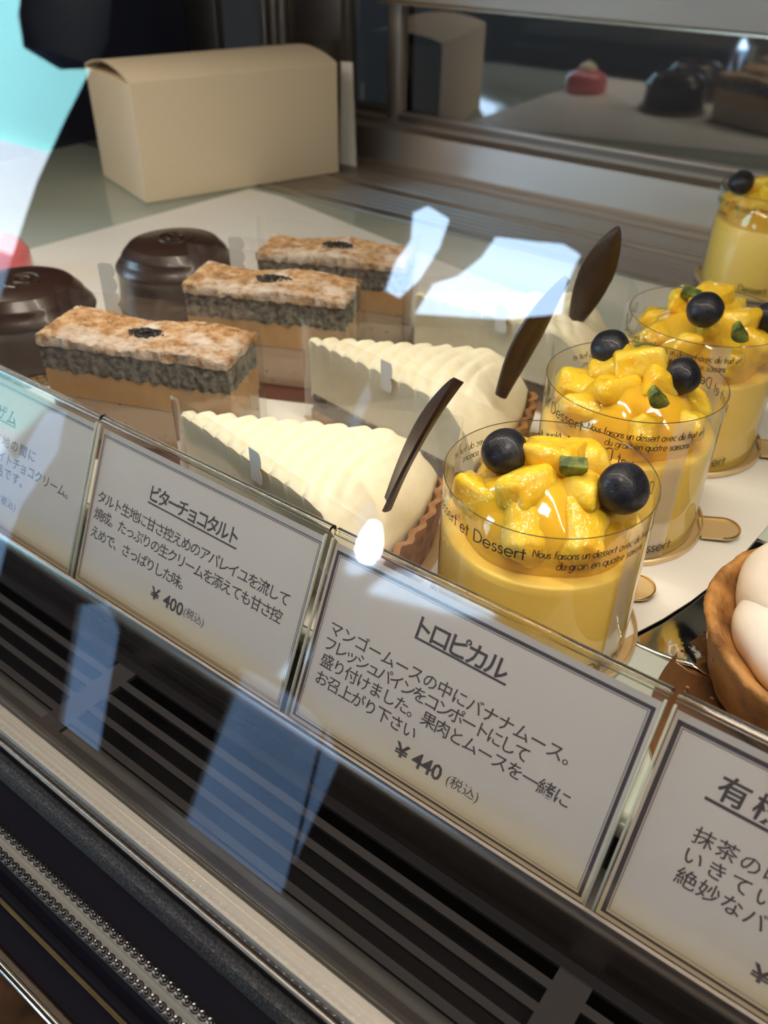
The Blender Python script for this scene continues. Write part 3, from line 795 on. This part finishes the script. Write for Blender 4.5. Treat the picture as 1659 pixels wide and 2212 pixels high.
# ------------------------------------------------------------------ chocolate domes
def dome(label, x, y, seed, rz):
    t = thing('chocolate_dome_cake', label, 'cake', (x, y, .0006), rz, 'chocolate dome cakes')
    def wob(r, z, a): return (r * (1 + .012 * math.sin(3 * a + seed) + (.012 * nz((math.cos(a) * 3, math.sin(a) * 3, z * 90), 1) if z < .03 else 0)), z)
    obj('chocolate_shell', lathe([(.0345, .004), (.0350, .006), (.0346, .009), (.0338, .014), (.0334, .022), (.0336, .0262), (.0344, .0275), (.0338, .0290), (.0318, .0318), (.0300, .0338), (.0298, .0352), (.0288, .0364), (.0262, .0392), (.0252, .0402), (.0246, .0400), (.0238, .0404), (.0150, .0418), (.0060, .0422), (.0002, .0422)], 96, fn=wob), M['choco'], t, 60)
    sp = []
    for i in range(110):
        a = i / 110 * 3.6 * math.pi; r = .0035 + .0052 * (a / (3.6 * math.pi)) ** 1.4 + (.002 if i > 60 else 0)
        sp.append((r * math.cos(a) + .002, r * math.sin(a), .0424 - .0003 * i / 110))
    obj('swirl', tube(sp, .00075, 8), M['choco'], t)
    obj('crumb_base', lathe([(.0001, .0), (.0372, .0), (.0380, .002), (.0378, .0042), (.0350, .0048), (.0001, .0048)], 72, fn=lambda r, z, a: (r * (1 + .03 * nz((math.cos(a) * 9, math.sin(a) * 9, z * 400), 1)), z)), M['crumb_gold'], t)
    return t
M['crumb_gold'] = mottled('gold_crumb', (.05, .03, .012), (.45, .30, .10), 500, rough=.35, bs=.8, bd=.001, lo=.42, hi=.66)
dome('front chocolate dome cake, cut by the left edge of the photo', -.3990, .2250, 1, .4)
dome('rear chocolate dome cake, between the front one and the cake box', -.3880, .3170, 2, 2.2)
pk = thing('pink_glazed_cake', 'small pink glazed cake half hidden by the bright reflection at the left', 'cake', (-.520, .275, .0006))
obj('cake_body', lathe([(.0001, 0), (.024, 0), (.026, .004), (.026, .016), (.022, .022), (.012, .026), (.0001, .027)], 48), M['pink'], pk)
obj('cream_top', lathe([(.0001, .0255), (.012, .0262), (.011, .030), (.005, .034), (.0001, .036)], 32), M['cream'], pk)

# ------------------------------------------------------------------ cream tartlet on the right with its foil
def foil(u, v, dz=0):
    x = -.072 + .15 * u; y = .217 + .085 * v
    k = min(1, max(0, (x + .050) / .012)) * min(1, max(0, (.292 - y) / .02))
    return (x, y, .0004 + dz + k * (.0006 * (nz((x, y, 0), 45) + 1) + .0016 * math.exp(-((x + y * .9 - .160) / .005) ** 2)))
fo = grid_solid(60, 40, foil, lambda u, v: foil(u, v, -.0003))
tag(obj('foil_sheet', fo, M['silver'], sm=180), 'shiny silver foil sheet under the cream tartlet, beside the white paper', 'foil')
cb = bmesh.new(); lathe([(.0001, .0), (.064, .0), (.0655, .0006), (.0655, .0012), (.064, .0009), (.0001, .0009)], 96, cb)
tag(obj('cake_board', cb, M['copperb'], loc=(.022, .212, .0002)), 'glossy brown round cake board in front of the silver foil', 'cake board')
tk = thing('cream_tartlet', 'golden pastry tartlet heaped with smooth white cream at the right edge', 'tart', (.006, .2330, .0030))
tk.scale = (.86, .86, .92)
def cf(r, z, a): return (r * (1 + .012 * nz((math.cos(a) * 6, math.sin(a) * 6, z * 150), 1) + .006 * nz((math.cos(a) * 25, math.sin(a) * 25, z * 500), 1)), z + .0012 * nz((math.cos(a) * 5, math.sin(a) * 5, 3), 1))
obj('crust', lathe([(.0001, 0), (.0455, 0), (.0475, .002), (.0535, .0235), (.0548, .0262), (.0538, .0278), (.0515, .0275), (.0500, .0255), (.044, .020), (.0001, .020)], 160, fn=cf), M['crust2'], tk, 70)
def lobe(cx, cy, cz, rx, ry, rz, rot, name='cream_scoop'):
    b = bmesh.new(); bmesh.ops.create_icosphere(b, subdivisions=5, radius=1)
    for v in b.verts:
        d = v.co.copy(); d.z = math.copysign(abs(d.z) ** .9, d.z)
        v.co = Vector((d.x * rx, d.y * ry, d.z * rz)) * (1 + .02 * nz(d + Vector((cx * 40, 0, 0)), 1.8))
    o = obj(name, b, M['meringue'], tk, 180, (cx, cy, cz)); o.rotation_euler = (0, 0, rot); return o
lobe(.0045, -.019, .0250, .0475, .028, .0160, R(-12))
lobe(.002, .010, .0275, .0495, .040, .0235, R(4))
b = bmesh.new(); bmesh.ops.create_icosphere(b, subdivisions=3, radius=1)
for v in b.verts: v.co = Vector((v.co.x * .0010, v.co.y * .0012, v.co.z * .0030)) * (1 + .3 * nz(v.co, 2))
obj('cream_drip', b, M['paper'], tk, 180, (-.0462, -.0240, .0215))
b = bmesh.new(); rnd = random.Random(5)
for i in range(14):
    a = R(rnd.uniform(170, 240)); r = rnd.uniform(.050, .058)
    s = rnd.uniform(.0004, .0010)
    mm = Matrix.Translation((r * math.cos(a), r * math.sin(a), rnd.uniform(.0015, .024) if r < .053 else .0003)) @ Matrix.Diagonal((s, s * .8, s * .7, 1))
    bmesh.ops.create_icosphere(b, subdivisions=1, radius=1, matrix=mm)
so = obj('loose_crumbs', b, M['crust2'], tk); so['kind'] = 'stuff'

# ------------------------------------------------------------------ price cards
TILT = R(25)
# card frame: local x along the case, local y up the card, local z towards the viewer; origin at world (0, .161, .045)
CM = Matrix.Translation((0, .161, .045)) @ Matrix.Rotation(R(90) - TILT, 4, 'X')
def jp(text, u0, u1, vmid, h, thick=0.0, slant=.04, jit=.0):
    """Japanese lettering as a flat mesh; returns vertex list, faces in card metres"""
    cu = bpy.data.curves.new('lettering', 'FONT'); cu.body = text; cu.size = h; cu.shear = slant; cu.resolution_u = 2
    cu.offset = thick
    ob = bpy.data.objects.new('lettering', cu); COL.objects.link(ob)
    def build(sp):
        cu.space_character = sp
        bpy.context.view_layer.update()
        dg = bpy.context.evaluated_depsgraph_get()
        return bpy.data.meshes.new_from_object(ob.evaluated_get(dg))
    def ext(me, ax): c = [v.co[ax] for v in me.vertices]; return min(c), max(c)
    m1 = build(1.0); a, c = ext(m1, 0); w1 = c - a
    if len(text) > 1:
        m2 = build(1.2); a2, c2 = ext(m2, 0); w2 = c2 - a2
        sp = 1.0 + (abs(u1 - u0) - w1) / ((w2 - w1) / .2) if w2 != w1 else 1.0
        sp = max(.62, min(2.2, sp)); me = build(sp)
    else: me = m1
    a, c = ext(me, 0); kx = (u1 - u0) / (c - a)
    y0, y1 = ext(me, 1); ym = (y0 + y1) / 2
    vs = [(u0 + (v.co.x - a) * kx, vmid + (v.co.y - ym) + nz((v.co.x, v.co.y, 1), 400) * jit, 0) for v in me.vertices]
    fs = [tuple(p.vertices) for p in me.polygons]
    bpy.data.objects.remove(ob); bpy.data.curves.remove(cu)
    return vs, fs
def price_card(label, x0, x1, bt, lines, rules, vt=-.0066):
    t = thing('price_card', label, 'price card', group='handwritten price cards along the front rail')
    t.matrix_world = CM @ Matrix.Translation(((x0 + x1) / 2, -.0665, 0)); o0 = (x0 + x1) / 2
    wv = (x1 - x0) / 2
    def L(u): return u - o0
    def V(v): return v + .0665
    hld = obj('acrylic_holder', (lambda b: (bx(-wv + .0002, wv - .0002, 0, V(0) - .0016, .0010, .0014, b), b)[1])(bmesh.new()), M['acrylic_sheet'], t, 0)
    bb = bmesh.new(); bx(-wv + .0002, wv - .0002, 0, V(0) - .0016, -.0024, -.0012, bb)
    obj('back_sheet', bb, M['acrylic_sheet'], hld, 0)
    # rounded fold along the top and polished side edges
    fp = []
    for i in range(13): a = R(-90 + 180 * i / 12); fp.append((V(0) - .0022 + .0022 * math.cos(a), -.0005 + .0021 * math.sin(a)))
    for i in range(13): a = R(90 - 180 * i / 12); fp.append((V(0) - .0022 + .0009 * math.cos(a), -.0005 + .0008 * math.sin(a)))
    obj('folded_top', sweep_x(fp, -wv + .0002, wv - .0002), M['acrylic'], hld, 40)
    for sx in (-1, 1):
        e0 = bmesh.new(); xa = sx * (wv - .0006)
        bx(xa - .0004, xa + .0004, 0, V(0) - .003, .0012, .0024, e0, .0003); obj('polished_edge', e0, M['acrylic_edge'], hld, 30)
    pb = bmesh.new(); bx(-wv + .0012, wv - .0012, .0004, V(-.0046), 0, .0003, pb)
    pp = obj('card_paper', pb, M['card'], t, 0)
    ib = bmesh.new(); zz = .00036
    def rect(u0, u1, v0, v1):
        ib.faces.new([ib.verts.new((L(a), V(c), zz)) for a, c in ((u0, v0), (u1, v0), (u1, v1), (u0, v1))])
    def frame(d, wd):
        a, c, lo, hi = x0 + .0022 + d, x1 - .0022 - d, -.0648 + d, vt - d
        rect(a, c, hi - wd, hi); rect(a, c, lo, lo + wd * .6); rect(a, a + wd, lo, hi); rect(c - wd, c, lo, hi)
    frame(0, bt); frame(bt + .00035, .0002)
    for txt, u0, u1, vm, h, th in lines:
        vs, fs = jp(txt, u0, u1, vm, h, th)
        q = [ib.verts.new((L(x), V(y), zz)) for x, y, z in vs]
        for f in fs:
            try: ib.faces.new([q[i] for i in f])
            except ValueError: pass
    for u0, u1, v, wd in rules: rect(u0, u1, v - wd / 2, v + wd / 2)
    me_o = obj('handwriting', ib, M['ink2'], pp, 0)
    return t
mm = .001
BT, TT = .00004, .00013
price_card('price card reading トロピカル, 440 yen, in front of the nearest fruit cup', -.1372, -.0294, .0011, [
    ('トロピカル', -.1012, -.0708, -.0165, .0078, TT),
    ('マンゴームースの中にバナナムース。', -.1298, -.0471, -.0305, .0053, BT),
    ('フレッシュパインをコンポートにして', -.1301, -.0576, -.0360, .0053, BT),
    ('盛り付けました。果肉とムースを一緒に', -.1302, -.0432, -.0418, .0053, BT),
    ('お召上がり下さい', -.1301, -.0915, -.0480, .0053, BT),
    ('¥', -.0965, -.0915, -.0552, .0062, TT), ('440', -.0902, -.0798, -.0552, .0072, TT), ('(税込)', -.0779, -.0671, -.0555, .0042, 0)],
    [(-.1012, -.0703, -.0203, .0007)])
price_card('price card reading ビターチョコタルト, 400 yen, in front of the front cream tart', -.2496, -.1390, .0003, [
    ('ビターチョコタルト', -.2180, -.1742, -.0186, .0068, TT),
    ('タルト生地に甘さ控えめのアパレイユを流して', -.2445, -.1476, -.0298, .0053, BT),
    ('焼成。たっぷりの生クリームを添えても甘さ控', -.2448, -.1487, -.0366, .0053, BT),
    ('えめで、さっぱりした味。', -.2447, -.1933, -.0441, .0053, BT),
    ('¥', -.2077, -.2030, -.0533, .0062, TT), ('400', -.2010, -.1907, -.0533, .0070, TT), ('(税込)', -.1902, -.1801, -.0533, .0040, 0)],
    [(-.2185, -.1738, -.0225, .0006)])
price_card('price card at the left edge whose title ends in ザム, washed by a pale reflection', -.3610, -.2504, .0004, [
    ('ジェノアザム', -.3420, -.2999, -.0182, .0070, TT),
    ('アーモンドの生地の間に', -.3480, -.2845, -.0287, .0053, BT),
    ('ホワイトチョコクリーム。', -.3180, -.2612, -.0356, .0053, BT),
    ('品です。', -.3080, -.2896, -.0415, .0053, BT),
    ('(税込)', -.3030, -.2915, -.0532, .0042, 0)],
    [(-.3420, -.2998, -.0214, .0006)])
price_card('price card reading 有機 cut by the right edge of the photo, below the cream tartlet', -.0281, .0830, .0013, [
    ('有機抹茶', -.0119, .0220, -.0172, .0078, TT),
    ('抹茶の味が', -.0127, .0155, -.0317, .0054, BT),
    ('いきています。', -.0126, .0240, -.0378, .0054, BT),
    ('絶妙なバランス', -.0129, .0262, -.0438, .0056, BT),
    ('¥', .0105, .0155, -.0560, .0062, TT)],
    [(-.0136, .0350, -.0219, .0009)])
